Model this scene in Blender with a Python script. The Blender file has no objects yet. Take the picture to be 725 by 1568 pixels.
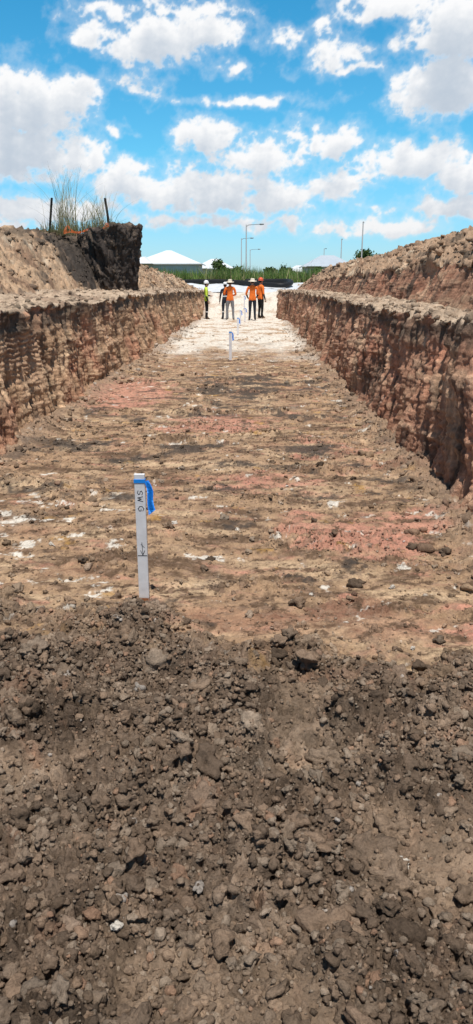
import bpy, bmesh, math, random
import numpy as np
from mathutils import Vector, Matrix, noise as mnoise
rng = np.random.default_rng(7); random.seed(7)
scene = bpy.context.scene
scene.view_settings.view_transform='Standard'; scene.view_settings.look='None'; scene.view_settings.exposure=0

# ---------------------------------------------------------------- noise
_perm = rng.permutation(256); _perm = np.concatenate([_perm,_perm,_perm])
_ga = rng.random(256)*2*np.pi; _gx=np.cos(_ga); _gy=np.sin(_ga)
_rv = rng.random((256,4))
def perlin(x,y):
    xi=np.floor(x).astype(np.int64); yi=np.floor(y).astype(np.int64)
    xf=x-xi; yf=y-yi; xi&=255; yi&=255
    u=xf*xf*xf*(xf*(xf*6-15)+10); v=yf*yf*yf*(yf*(yf*6-15)+10)
    def g(ix,iy,dx,dy):
        h=_perm[_perm[ix&255]+(iy&255)]
        return _gx[h]*dx+_gy[h]*dy
    a=g(xi,yi,xf,yf); b=g(xi+1,yi,xf-1,yf); c=g(xi,yi+1,xf,yf-1); d=g(xi+1,yi+1,xf-1,yf-1)
    return 1.41*((a+(b-a)*u)+((c+(d-c)*u)-(a+(b-a)*u))*v)
def fbm(x,y,o=4,seed=0.0,gain=.5):
    s=0;a=1.0;t=0
    x=x+seed*17.13; y=y-seed*9.71
    for i in range(o):
        s=s+a*perlin(x,y); t+=a
        x,y=(x*1.62+y*1.2+13.7),(y*1.62-x*1.2+5.3); a*=gain
    return s/t*1.5
def billow(x,y,o=5,seed=0.0,gain=.55):
    s=0;a=1.0;t=0
    x=x+seed*17.13; y=y-seed*9.71
    for i in range(o):
        s=s+a*(1-2.2*np.abs(perlin(x,y))); t+=a
        x,y=(x*1.62+y*1.2+13.7),(y*1.62-x*1.2+5.3); a*=gain
    return s/t
def voro(x,y,seed=0.0,jit=.9):
    x=x+seed*31.7; y=y+seed*12.9
    xi=np.floor(x).astype(np.int64); yi=np.floor(y).astype(np.int64)
    best=np.full(x.shape,9.0); idv=np.zeros(x.shape)
    for dx in(-1,0,1):
        for dy in(-1,0,1):
            cx=xi+dx; cy=yi+dy
            h=_perm[_perm[cx&255]+(cy&255)]
            px=cx+.5+jit*(_rv[h,0]-.5); py=cy+.5+jit*(_rv[h,1]-.5)
            d=(px-x)**2+(py-y)**2
            m=d<best
            best=np.where(m,d,best); idv=np.where(m,_rv[h,2],idv)
    return np.sqrt(best),idv
def ss(a,b,x):
    t=np.clip((x-a)/(b-a),0,1); return t*t*(3-2*t)
def dome(x,y,f,seed):
    wx=x+.5/f*fbm(x*f*1.1,y*f*1.1,3,seed+3,.6); wy=y+.5/f*fbm(x*f*1.1,y*f*1.1,3,seed+8,.6)
    d,i=voro(wx*f,wy*f,seed)
    r=.35+.4*i
    return np.sqrt(np.clip(1-(d/r)**2,0,1))*r*1.6, i
def mixc(c,col,m):
    return c*(1-m[...,None])+np.array(col)*m[...,None]

# ---------------------------------------------------------------- materials
def newmat(name):
    m=bpy.data.materials.new(name); m.use_nodes=True
    nt=m.node_tree; b=nt.nodes['Principled BSDF']
    b.inputs['Roughness'].default_value=.9
    b.inputs['Specular IOR Level'].default_value=.2
    return m,nt,b
def simple(name,col,rough=.8,spec=.3,var=.15,scale=8,metal=0,bump=0):
    m,nt,b=newmat(name); N=nt.nodes;L=nt.links
    tc=N.new('ShaderNodeTexCoord'); n=N.new('ShaderNodeTexNoise'); n.inputs['Scale'].default_value=scale; n.inputs['Detail'].default_value=6
    L.new(tc.outputs['Object'],n.inputs['Vector'])
    mr=N.new('ShaderNodeMapRange'); mr.inputs['From Min'].default_value=.3; mr.inputs['From Max'].default_value=.7
    mr.inputs['To Min'].default_value=1-var; mr.inputs['To Max'].default_value=1+var
    L.new(n.outputs['Fac'],mr.inputs['Value'])
    v=N.new('ShaderNodeVectorMath'); v.operation='SCALE'; v.inputs[0].default_value=col[:3]
    L.new(mr.outputs[0],v.inputs['Scale']); L.new(v.outputs[0],b.inputs['Base Color'])
    b.inputs['Roughness'].default_value=rough; b.inputs['Specular IOR Level'].default_value=spec; b.inputs['Metallic'].default_value=metal
    if bump:
        bp=N.new('ShaderNodeBump'); bp.inputs['Strength'].default_value=bump; bp.inputs['Distance'].default_value=.02
        L.new(n.outputs['Fac'],bp.inputs['Height']); L.new(bp.outputs[0],b.inputs['Normal'])
    return m
def soilmat(name,fine=60,dist=.012,stretch=(1,1,1),strength=.9,lo=.62,hi=1.38):
    m,nt,b=newmat(name); N=nt.nodes;L=nt.links
    at=N.new('ShaderNodeAttribute'); at.attribute_name='Col'
    tc=N.new('ShaderNodeTexCoord'); mp=N.new('ShaderNodeMapping'); mp.inputs['Scale'].default_value=stretch
    L.new(tc.outputs['Object'],mp.inputs['Vector'])
    n1=N.new('ShaderNodeTexNoise'); n1.inputs['Scale'].default_value=fine; n1.inputs['Detail'].default_value=5; n1.inputs['Roughness'].default_value=.7
    n2=N.new('ShaderNodeTexNoise'); n2.inputs['Scale'].default_value=fine*.16; n2.inputs['Detail'].default_value=5; n2.inputs['Roughness'].default_value=.65
    L.new(mp.outputs[0],n1.inputs['Vector']); L.new(mp.outputs[0],n2.inputs['Vector'])
    ad=N.new('ShaderNodeMath'); ad.operation='ADD'; L.new(n1.outputs['Fac'],ad.inputs[0]); L.new(n2.outputs['Fac'],ad.inputs[1])
    mr=N.new('ShaderNodeMapRange'); mr.inputs['From Min'].default_value=.7; mr.inputs['From Max'].default_value=1.3
    mr.inputs['To Min'].default_value=lo; mr.inputs['To Max'].default_value=hi
    L.new(ad.outputs[0],mr.inputs['Value'])
    v=N.new('ShaderNodeVectorMath'); v.operation='SCALE'
    L.new(at.outputs['Color'],v.inputs[0]); L.new(mr.outputs[0],v.inputs['Scale'])
    L.new(v.outputs[0],b.inputs['Base Color'])
    bp=N.new('ShaderNodeBump'); bp.inputs['Strength'].default_value=strength; bp.inputs['Distance'].default_value=dist
    L.new(ad.outputs[0],bp.inputs['Height']); L.new(bp.outputs[0],b.inputs['Normal'])
    b.inputs['Roughness'].default_value=1; b.inputs['Specular IOR Level'].default_value=.08
    return m

def build(name,V,F,mat,col=None,smooth=True,link=True,alpha=None):
    V=np.asarray(V,dtype=np.float32).reshape(-1,3); F=np.asarray(F,dtype=np.int32); k=F.shape[1]
    me=bpy.data.meshes.new(name)
    me.vertices.add(len(V)); me.vertices.foreach_set('co',V.ravel())
    me.loops.add(F.size); me.loops.foreach_set('vertex_index',F.ravel())
    me.polygons.add(len(F)); me.polygons.foreach_set('loop_start',np.arange(0,F.size,k,dtype=np.int32))
    try: me.polygons.foreach_set('loop_total',np.full(len(F),k,dtype=np.int32))
    except Exception: pass
    me.update(calc_edges=True)
    me.polygons.foreach_set('use_smooth',np.full(len(F),smooth))
    if col is not None:
        a=me.color_attributes.new('Col','FLOAT_COLOR','POINT')
        c=np.ones((len(V),4),dtype=np.float32); c[:,:3]=np.asarray(col).reshape(-1,3)
        a.data.foreach_set('color',c.ravel())
    if alpha is not None:
        a=me.attributes.new('cover','FLOAT','POINT'); a.data.foreach_set('value',np.asarray(alpha,dtype=np.float32).ravel())
    me.materials.append(mat)
    ob=bpy.data.objects.new(name,me)
    if link: scene.collection.objects.link(ob)
    return ob
def gridfaces(n,m,flip=False):
    i=np.arange(n*m).reshape(n,m)
    a,b,c,d=i[:-1,:-1],i[:-1,1:],i[1:,1:],i[1:,:-1]
    f=np.stack([a,b,c,d] if not flip else [a,d,c,b],-1).reshape(-1,4)
    return f
def bmobj(name,bm,mats,parent=None,smooth=False):
    me=bpy.data.meshes.new(name); bm.to_mesh(me); bm.free()
    for m in (mats if isinstance(mats,list) else [mats]): me.materials.append(m)
    if smooth: me.polygons.foreach_set('use_smooth',np.full(len(me.polygons),True))
    ob=bpy.data.objects.new(name,me); scene.collection.objects.link(ob)
    if parent: ob.parent=parent
    return ob
def empty(name,loc):
    e=bpy.data.objects.new(name,None); e.location=loc; e.empty_display_size=.2; scene.collection.objects.link(e); return e
def bbox(bm,x0,x1,y0,y1,z0,z1,mi=0):
    vs=[bm.verts.new(p) for p in[(x0,y0,z0),(x1,y0,z0),(x1,y1,z0),(x0,y1,z0),(x0,y0,z1),(x1,y0,z1),(x1,y1,z1),(x0,y1,z1)]]
    for f in[(0,3,2,1),(4,5,6,7),(0,1,5,4),(1,2,6,5),(2,3,7,6),(3,0,4,7)]:
        bm.faces.new([vs[i] for i in f]).material_index=mi
    return vs
def tube(bm,pts,rads,seg=8,mi=0,cap=True):
    rings=[]
    pts=[Vector(p) for p in pts]
    for i,p in enumerate(pts):
        t=(pts[min(i+1,len(pts)-1)]-pts[max(i-1,0)]).normalized()
        up=Vector((0,0,1)) if abs(t.z)<.9 else Vector((0,1,0))
        a=t.cross(up).normalized(); b=t.cross(a).normalized()
        rings.append([bm.verts.new(p+(a*math.cos(q)+b*math.sin(q))*rads[i]) for q in[2*math.pi*k/seg for k in range(seg)]])
    for i in range(len(rings)-1):
        for k in range(seg):
            f=bm.faces.new([rings[i][k],rings[i][(k+1)%seg],rings[i+1][(k+1)%seg],rings[i+1][k]]); f.material_index=mi; f.smooth=True
    if cap:
        for r in(rings[0],rings[-1]):
            f=bm.faces.new(r); f.material_index=mi

# ---------------------------------------------------------------- camera
P=math.atan(351/1130)
cam=bpy.data.cameras.new('camera'); co=bpy.data.objects.new('camera',cam); scene.collection.objects.link(co)
co.location=(0,0,1.65); co.rotation_euler=(math.pi/2-P,0,.0216)
cam.sensor_fit='VERTICAL'; cam.sensor_height=36; cam.lens=36*1130/1568; cam.clip_start=.05; cam.clip_end=9000
scene.camera=co

# ---------------------------------------------------------------- floor
def smoothpatch(x,y): return ss(.12,.65,fbm(x*1.6,y*1.6,3,11)+.5*np.exp(-((x-.30)/.20)**2-((y-1.9)/.6)**2))
def dark_edge(x):
    return 3.38-.46*(x+.4)*ss(-1.0,.3,x)+.10*np.sin(x*2.1)
def dmask(x,y):
    e=dark_edge(x)+.75*fbm(x*1.5,y*1.5,5,2.2,.6)
    return 1-ss(-.45,.40,y-e)
def floor_z(x,y):
    d=dmask(x,y)
    z=.03*fbm(x*.7,y*.7,3,1)+.012*fbm(x*3,y*3,3,4)
    sp=smoothpatch(x,y)
    a1,_=dome(x,y,8,1); a2,_=dome(x,y,17,2); a3,_=dome(x,y,38,3); a4,_=dome(x,y,75,4)
    rough=.044*fbm(x*11,y*11,5,5,.68)
    lump=.056*a1*ss(-.1,.5,fbm(x*3,y*3,2,21))+.044*a2*ss(-.5,.3,fbm(x*4,y*4,2,22))+.025*a3+.012*a4
    z=z+d*(.05+.06*fbm(x*2,y*2,3,14)+(lump+rough)*(1-.65*sp))
    m2=ss(.05,.7,fbm(x*.9,y*2.2,4,31))*(1-d)
    z=z+m2*(.026*a1+.022*a2+.014*a3+.5*rough)
    z=z+(1-d)*(.018*fbm(x*.8,y*6,5,32,.6)+.014*fbm(x*9,y*12,4,33,.62)+.004*a3*ss(-.2,.5,fbm(x*2,y*3,3,35)))
    wl=ss(-2.15,-2.5,x)+ss(1.2,1.5,x)
    z=z+wl*(.06+.04*a1+.03*a2+rough)*(.6+.6*fbm(x*.1,y*.8,3,41))
    z=z+ss(37,44,y)*1.16+ss(-4,-9,y)*1.25
    return z
yb=[4.2]
while yb[-1]<62: yb.append(yb[-1]*1.0036)
Yr=np.concatenate([np.linspace(-10,.85,50)[:-1],np.arange(.85,2.7,.0048),np.arange(2.7,4.2,.0072),np.array(yb)])
Xc=np.concatenate([np.linspace(-3.1,-1.7,100)[:-1],np.linspace(-1.7,1.55,620),np.linspace(1.55,2.3,55)[1:]])
X,Y=np.meshgrid(Xc,Yr)
Z=floor_z(X,Y)
TAN=(.40,.265,.165); SAND=(.58,.42,.27); BROWN=(.125,.08,.052); PINK=(.54,.26,.19); WHITE=(.74,.69,.61); GREY=(.075,.062,.053); OCH=(.54,.31,.09); RED=(.36,.18,.12)
def floor_col(x,y,z=None):
    d=dmask(x,y)
    c=np.zeros(x.shape+(3,))+np.array(TAN)
    c=mixc(c,SAND,ss(-.15,.6,fbm(x*1.1,y*2.6,6,51,.6)))
    c=mixc(c,BROWN,ss(-.06,.34,fbm(x*1.6,y*3.4,7,52,.72))*.9)
    c=mixc(c,RED,ss(.1,.6,fbm(x*.8,y*1.2,5,53,.6))*.55)
    pk=np.zeros_like(x)
    for (cx,cy,rx,ry,s) in[(.72,4.72,.5,.40,1.1),(1.2,5.1,.5,.35,.7),(.1,6.2,.6,.5,.5),(-.45,8.9,.8,.8,.65),(-1.9,11.5,.8,2.0,.75),(.9,7.4,.6,.6,.3),(.35,5.0,.2,.5,.6),(1.2,3.2,.4,.5,.4)]:
        pk=np.maximum(pk,s*(1.25-((x-cx)/rx)**2-((y-cy)/ry)**2))
    pk=ss(.15,.8,pk+1.0*fbm(x*2.5,y*6,6,54,.6))
    c=mixc(c,PINK,pk*.8)
    c=mixc(c,BROWN,ss(.05,.33,fbm(x*5.5,y*8.5,6,55,.75))*.92)
    c=mixc(c,(.30,.2,.14),ss(.1,.4,fbm(x*16,y*24,4,64,.6))*.6)
    wf=ss(.40,.54,fbm(x*3.2,y*4.4,6,56,.68)+.18*ss(-.6,-1.6,x)*ss(7,4,y))
    c=mixc(c,WHITE,wf*.9)
    c=mixc(c,OCH,ss(.45,.65,fbm(x*2.4,y*3.1,5,57,.6))*.5)
    db=np.exp(-((y-12.4)/1.9)**2)*np.exp(-((x+.1)/1.5)**2)*.40+np.exp(-((y-7.4)/.6)**2)*.3+np.exp(-((y-6.0)/.3)**2)*.25+np.exp(-((y-9.6)/.5)**2)*.2
    c=mixc(c,GREY,ss(.20,.46,db+.75*fbm(x*1.6,y*1.9,7,58,.72))*.9)
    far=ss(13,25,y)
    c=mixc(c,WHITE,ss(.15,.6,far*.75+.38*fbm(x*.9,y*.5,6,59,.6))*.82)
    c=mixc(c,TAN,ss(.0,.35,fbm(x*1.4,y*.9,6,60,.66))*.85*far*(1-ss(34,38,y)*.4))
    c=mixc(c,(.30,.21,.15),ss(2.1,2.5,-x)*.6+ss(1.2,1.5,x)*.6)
    dc=np.zeros(x.shape+(3,))+np.array((.175,.125,.090))
    dc=mixc(dc,(.28,.21,.155),ss(-.15,.6,fbm(x*3,y*3,5,61,.6)))
    dc=mixc(dc,(.085,.061,.044),ss(-.05,.42,fbm(x*2,y*2,6,62,.66))*.8)
    dc=mixc(dc,(.36,.21,.14),ss(.25,.7,fbm(x*5,y*5,5,63,.6))*.6)
    dc=mixc(dc,(.34,.245,.17),smoothpatch(x,y)*.55)
    _,i=dome(x,y,17,2)
    dc=dc*(.74+.52*i[...,None])
    return c*(1-d[...,None])+dc*d[...,None]
C=floor_col(X,Y)
floorm=soilmat('trench_floor_soil',75,.014,strength=1)
build('trench_floor',np.stack([X,Y,Z],-1),gridfaces(*X.shape),floorm,C)

# ---------------------------------------------------------------- banks
def cols():
    a=list(np.linspace(-10,2.5,40)); 
    while a[-1]<61: a.append(a[-1]+max(.014,a[-1]*.0038))
    return np.array(a)
Yk=cols()
SURF=[]
def I(xp,fp): return np.interp(Yk,xp,fp)
def bank(name,ctrl,counts,kinds,sgn,mat,colf):
    rows=[];K=[];T=[]
    for k in range(len(ctrl)-1):
        (xa,za),(xb,zb)=ctrl[k],ctrl[k+1]; n=counts[k]
        for i in range(n+(1 if k==len(ctrl)-2 else 0)):
            t=i/n; rows.append((xa+(xb-xa)*t,za+(zb-za)*t)); K.append(kinds[k]); T.append(t)
    X=np.array([r[0] for r in rows]); Z=np.array([r[1] for r in rows]); Y=np.tile(Yk,(len(rows),1))
    K=np.array(K); T=np.array(T)[:,None]+0*Y
    def wgt(kd): return (K==kd).astype(float)
    def sm(w,n=3):
        for _ in range(n): w=np.convolve(np.pad(w,1,'edge'),[.25,.5,.25],'valid')
        return w[:,None]
    w1=sm(wgt('wall')); w2=sm(wgt('wall2')); h=sm(wgt('bench')); mo=sm(wgt('mound'),6)
    edge=.11*fbm(Y*1.3,Y*0+sgn,6,71,.72)
    Z=Z+ (ss(.3,1.2,Z)*(K=='wall')[:,None]+(K=='bench')[:,None])*edge
    A,ai=dome(Y*1.0,Z*.45,3.0,5); B,bi=dome(Y*1.4,Z*.35,7,6)
    sk=.35*fbm(Y*.4,Z*.3,2,70)
    yy=Y+sk*Z
    g1=np.abs(fbm(yy*4.5,Z*.45,3,72+sgn)); g2=np.abs(fbm(yy*12,Z*.8,3,74+sgn)); g3=np.abs(fbm(yy*28,Z*2.0,3,79+sgn))
    st=fbm(Y*.8,Z*6.5,5,80+sgn,.62)
    dx=.14*fbm(Y*.6,Z*.7,3,75+sgn)+.11*g1+.06*g2+.028*g3+.05*A*ss(.1,.6,fbm(Y*.9,Z*1.0,2,76))+.034*st+.030*fbm(yy*7,Z*5,6,77,.70)
    tz=np.where((K=='wall')[:,None],T,0)
    dx=dx+ss(.84,1,tz)*.12*fbm(Y*4,Z*0,5,78,.65)
    if sgn<0:
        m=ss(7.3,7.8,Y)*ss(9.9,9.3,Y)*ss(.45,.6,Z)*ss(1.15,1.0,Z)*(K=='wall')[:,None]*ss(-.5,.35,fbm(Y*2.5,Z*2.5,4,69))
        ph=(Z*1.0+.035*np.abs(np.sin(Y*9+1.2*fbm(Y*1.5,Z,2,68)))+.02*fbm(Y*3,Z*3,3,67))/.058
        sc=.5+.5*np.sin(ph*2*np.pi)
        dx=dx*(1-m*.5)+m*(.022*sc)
    else: m=0*Y; sc=0*Y
    X=X-sgn*(dx-.12)*w1-sgn*(dx*.8-.08)*w2
    x_,y_=X,Y
    D1,_=dome(x_,y_,3.5,8); D2,_=dome(x_,y_,8,9); D3,_=dome(x_,y_,18,10)
    rg=fbm(x_*5,y_*5,5,85,.62)
    Z=Z+h*(.05*fbm(x_*1.5,y_*1.2,4,81)+.030*D2*ss(-.2,.4,fbm(x_*2,y_*2,2,82))+.014*D3+.05*rg)
    Z=Z+mo*(.20*fbm(x_*.7,y_*.6,4,83)+.10*D1*ss(.1,.6,fbm(x_*.8,y_*.8,2,84))+.04*D2+.03*D3+.16*rg)
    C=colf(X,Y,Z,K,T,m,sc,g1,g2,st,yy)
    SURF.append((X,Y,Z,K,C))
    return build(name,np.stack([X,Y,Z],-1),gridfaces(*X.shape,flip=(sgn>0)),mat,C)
def bank_col(sgn):
    def f(X,Y,Z,K,T,m,sc,g1,g2,st,yy):
        base=(.43,.27,.165) if sgn<0 else (.37,.20,.13)
        c=np.zeros(X.shape+(3,))+np.array(base)
        c=mixc(c,(.58,.40,.25) if sgn<0 else (.46,.30,.195),ss(.0,.5,fbm(yy*1.1,Z*.8,6,91+sgn,.62)))
        c=mixc(c,(.42,.19,.12),ss(-.05,.5,fbm(Y*.6,Z*1.5,5,92+sgn))*.7)
        c=mixc(c,(.56,.38,.25),ss(.05,.4,st)*.5)
        c=mixc(c,(.10,.073,.057),ss(.06,.42,fbm(yy*2.6,Z*.6,7,93+sgn,.68))*.88)
        c=mixc(c,(.68,.57,.44),ss(.46,.7,fbm(yy*3.0,Z*.9,6,94+sgn,.6))*.5)
        c=c*(.66+1.6*np.clip(g1,0,.3)[...,None])*(.76+1.3*np.clip(g2,0,.3)[...,None])
        w=(K=='wall')[:,None]
        top=ss(.78,.90,T+.06*fbm(Y*2,Z*0,4,84))*w
        c=mixc(c,(.13,.098,.075),top*ss(-.4,.2,fbm(Y*1.6,Z*2,5,95)) *.85)
        c=mixc(c,(.26,.18,.125),ss(.15,.02,T)*w*.7)
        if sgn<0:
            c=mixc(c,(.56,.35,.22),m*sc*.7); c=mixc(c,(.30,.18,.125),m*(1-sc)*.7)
        hb=(K=='bench')[:,None]*np.ones_like(X)
        b=np.zeros(X.shape+(3,))+np.array((.48,.365,.265))
        b=mixc(b,(.30,.21,.15),ss(-.12,.45,fbm(X*2,Y*1.4,6,96,.6)))
        b=mixc(b,(.15,.108,.08),ss(.08,.5,fbm(X*3,Y*2,6,97,.62))*.85)
        c=c*(1-hb[...,None])+b*hb[...,None]
        mo=(K=='mound')[:,None]*np.ones_like(X)
        q=np.zeros(X.shape+(3,))+np.array((.46,.315,.205) if sgn<0 else (.40,.27,.18))
        q=mixc(q,(.26,.165,.11),ss(-.08,.35,fbm(X*.9,Y*.9,7,98+sgn,.68)))
        q=mixc(q,(.60,.48,.35),ss(.15,.5,fbm(X*1.3,Y*1.1,7,99+sgn,.66))*.7)
        q=mixc(q,(.11,.085,.066),ss(.08,.4,fbm(X*1.7,Y*1.6,7,90+sgn,.7))*.88)
        if sgn<0:
            dk=np.exp(-((X+4.9)/1.0)**2-((Y-22)/2.6)**2)
            q=mixc(q,(.07,.057,.048),ss(.3,.6,dk+.4*fbm(X*2,Y*2,5,89,.6)))
            top2=ss(2.4,2.85,Z)*ss(30,26,Y)
            q=mixc(q,(.12,.092,.07),top2*.85*ss(-.4,.2,fbm(X*2,Y*2,4,87)))
        c=c*(1-mo[...,None])+q*mo[...,None]
        gr=(K=='outer')[:,None]*np.ones_like(X)
        c=mixc(c,(.25,.2,.13),gr*.8)
        return np.clip(c,.01,.9)
    return f
bankm=soilmat('bank_clay',38,.02,stretch=(1,1,.6),strength=1.0,lo=.6,hi=1.4)
one=np.ones_like(Yk)
rdg=[-10,10,16,20.5,26,28.5,30.5,36,42,47,61]
bl=I([-10,25,37,45,61],[1.34,1.34,1.24,1.18,1.12])
ctrlL=[(-2.43*one,-.15*one),(I([-10,34,37,40],[-2.72,-2.72,-2.66,-2.62]),bl),
 (I(rdg,[-4.4,-4.4,-4.4,-4.3,-4.1,-3.9,-3.5,-3.4,-3.3,-3.3,-3.3]),I([-10,30,45,61],[1.46,1.42,1.2,1.12])),
 (I(rdg,[-5.6,-5.6,-5.5,-5.0,-4.8,-4.6,-4.1,-3.9,-3.7,-3.7,-3.7]),I(rdg,[2.2,2.3,2.4,2.5,2.5,2.35,2.0,1.8,1.5,1.2,1.13])),
 (I(rdg,[-7.4,-7.4,-7.1,-5.7,-5.5,-5.3,-4.9,-4.6,-4.3,-4.3,-4.3]),I(rdg,[2.55,2.6,2.7,2.88,3.05,2.85,2.42,2.15,1.72,1.25,1.13])),
 (-10*one,I(rdg,[2.55,2.6,2.7,2.8,2.8,2.5,2.2,2.0,1.6,1.2,1.13])),(-14.5*one,1.15*one),(-18*one,1.1*one)]
bank('left_trench_bank',ctrlL,[130,40,45,45,30,12,5],['wall','bench','mound','mound','mound','mound','outer'],-1,bankm,bank_col(-1))
brr=I([-10,25,37,45,61],[1.30,1.30,1.24,1.18,1.12])
rr=[-10,12,20,36,44,48,52,61]
wx=I([-10,32,34,36,61],[0,0,-.15,-.35,-.35])
ctrlR=[(1.45*one+wx,-.15*one),(1.74*one+wx,brr),(2.58*one,brr+.02),
 (2.82*one,I([-10,10,25,37,44,61],[1.90,1.88,1.84,1.72,1.45,1.13])),
 (I(rr,[3.9,3.9,3.8,3.6,3.4,3.4,3.4,3.4]),I(rr,[2.35,2.35,2.32,2.2,1.9,1.6,1.3,1.13])),
 (I(rr,[5.4,5.4,5.3,5.1,4.5,4.4,4.4,4.4]),I(rr,[2.74,2.74,2.76,2.52,2.28,2.0,1.5,1.13])),
 (9*one,I(rr,[2.75,2.75,2.75,2.5,2.2,1.7,1.3,1.13])),(13*one,1.15*one),(18*one,1.1*one)]
bank('right_trench_bank',ctrlR,[130,35,50,40,40,15,8,5],['wall','bench','wall2','mound','mound','mound','mound','outer'],1,bankm,bank_col(1))

def ground():
    xs=np.array([-3000,-1200,-500,-200,-90,-45,-17.5,17.5,45,90,200,500,1200,3000.]); ys=np.array([-3000,-1000,-300,-100,-40,-9.8,60.5,75,100,150,250,500,1200,4000.])
    X,Y=np.meshgrid(xs,ys); Z=np.full(X.shape,1.08)
    F=gridfaces(*X.shape); keep=[]
    for f in F:
        cx=X.ravel()[f].mean(); cy=Y.ravel()[f].mean()
        if abs(cx)<10 and -9<cy<60: continue
        keep.append(f)
    m,nt,b=newmat('grassy_ground'); N=nt.nodes;L=nt.links
    tc=N.new('ShaderNodeTexCoord'); n1=N.new('ShaderNodeTexNoise'); n1.inputs['Scale'].default_value=.15; n1.inputs['Detail'].default_value=10
    L.new(tc.outputs['Object'],n1.inputs['Vector']); r=N.new('ShaderNodeValToRGB')
    r.color_ramp.elements[0].position=.4; r.color_ramp.elements[0].color=(.06,.09,.03,1)
    r.color_ramp.elements[1].position=.62; r.color_ramp.elements[1].color=(.25,.2,.12,1)
    L.new(n1.outputs['Fac'],r.inputs[0]); L.new(r.outputs[0],b.inputs['Base Color'])
    build('ground',np.stack([X,Y,Z],-1),np.array(keep),m,smooth=False)
ground()

# ---------------------------------------------------------------- clods
def icos(sub,nvar,amp,seed):
    out=[]
    for v in range(nvar):
        bm=bmesh.new(); bmesh.ops.create_icosphere(bm,subdivisions=sub,radius=1)
        for ve in bm.verts:
            p=ve.co.copy(); o=Vector((seed+v*7.3,v*3.1,0))
            n=mnoise.fractal(p*.9+o,.8,2,3)*amp*1.2
            if sub>=2:
                n+=(.45-mnoise.voronoi(p*1.7+o)[0][0])*amp*.9
            if sub>=3:
                n+=(.4-mnoise.voronoi(p*4.2+o)[0][0])*amp*.6+mnoise.noise(p*9+o)*amp*.2
            ve.co=p*max(.3,(1+n))
        V=np.array([ve.co[:] for ve in bm.verts]); F=np.array([[q.index for q in f.verts] for f in bm.faces]); bm.free()
        out.append((V,F))
    return out
def scatter(name,groups,mat):
    VV=[];FF=[];CC=[];off=0
    for (pts,size,col,tmpl) in groups:
        n=len(pts)
        which=rng.integers(0,len(tmpl),n)
        for t,(V,F) in enumerate(tmpl):
            idx=np.where(which==t)[0]
            if len(idx)==0: continue
            q=rng.normal(size=(len(idx),4)); q/=np.linalg.norm(q,axis=1)[:,None]
            w,x,y,z=q.T
            R=np.stack([np.stack([1-2*(y*y+z*z),2*(x*y-w*z),2*(x*z+w*y)],-1),np.stack([2*(x*y+w*z),1-2*(x*x+z*z),2*(y*z-w*x)],-1),np.stack([2*(x*z-w*y),2*(y*z+w*x),1-2*(x*x+y*y)],-1)],1)
            S=size[idx][:,None]*rng.uniform(.6,1.2,(len(idx),3))
            P_=np.einsum('nij,nvj->nvi',R,V[None]*S[:,None,:])
            P_[:,:,2]*=.8
            P_+=pts[idx][:,None,:]
            VV.append(P_.reshape(-1,3)); nv=len(V)
            FF.append((F[None]+off+(np.arange(len(idx))*nv)[:,None,None]).reshape(-1,3)); off+=len(idx)*nv
            CC.append(np.repeat(col[idx],nv,axis=0))
    return build(name,np.concatenate(VV),np.concatenate(FF),mat,np.concatenate(CC))
T1=icos(1,6,.3,1); T2=icos(2,10,.5,3); T3=icos(3,12,.62,9); T4=icos(4,10,.62,19)
clm=soilmat('soil_clod',130,.010,lo=.55,hi=1.45,strength=1)
pal=np.array([(.215,.155,.112),(.29,.22,.163),(.15,.108,.077),(.33,.23,.16),(.105,.077,.057),(.38,.305,.235)])
def fg(n,smin,smax,pw,x0,x1,y0,y1,sink=.3,keepf=None):
    x=rng.uniform(x0,x1,n); y=rng.uniform(y0,y1,n)
    if keepf is not None:
        k=rng.random(n)<keepf(x,y); x=x[k];y=y[k]
    n=len(x)
    s=smin*(smax/smin)**(rng.random(n)**pw)
    z=floor_z(x,y)+s*sink
    c=pal[rng.integers(0,len(pal),n)]*rng.uniform(.8,1.2,(n,1))
    sp=rng.random(n); c[sp<.006]=(.6,.55,.5); c[(sp>.02)&(sp<.05)]=(.42,.25,.165)
    return np.stack([x,y,z],-1),s,c
kd=lambda x,y: dmask(x,y)*(.3+.7*ss(-.4,.2,fbm(x*2.5,y*2.5,4,101)))*(1-.7*smoothpatch(x,y))
def mixcolor(g,f):
    p,s,c=g; cc=floor_col(p[:,0],p[:,1]); c=c*(1-f)+cc*f; return p,s,c
km=lambda x,y:(1-dmask(x,y))*ss(.0,.6,fbm(x*.9,y*2.2,4,31))
kw=lambda x,y:np.clip(ss(-1.9,-2.4,x)+ss(.95,1.4,x),0,1)
G=[]
G.append(mixcolor(fg(80000,.003,.009,1.2,-1.6,1.45,1.0,4.1,.3,kd),.45)+(T1,))
G.append(mixcolor(fg(32000,.006,.018,1.4,-1.6,1.45,1.0,4.1,.2,kd),.45)+(T2,))
G.append(mixcolor(fg(5600,.014,.034,1.6,-1.6,1.45,1.0,4.1,.05,kd),.5)+(T3,))
G.append(mixcolor(fg(480,.028,.066,1.7,-1.6,1.45,1.0,4.0,-.15,kd),.6)+(T4,))
G.append(mixcolor(fg(16000,.004,.011,1.3,-2.5,1.6,2.6,9,.3,km),.5)+(T1,))
G.append(mixcolor(fg(5000,.009,.030,2.2,-2.5,1.6,2.6,14,.2,km),.5)+(T2,))
G.append(mixcolor(fg(9000,.004,.013,2,-2.5,1.6,2.6,9,.3),.4)+(T1,))
G.append(mixcolor(fg(420,.012,.034,2,-2.5,1.6,2.8,9,.3),.3)+(T3,))
G.append(mixcolor(fg(1800,.015,.05,2,-2.5,1.6,8,26,.2,km),.5)+(T1,))
G.append(mixcolor(fg(7000,.010,.055,2.6,-2.5,1.5,3.4,30,.3,kw),.5)+(T2,))
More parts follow.
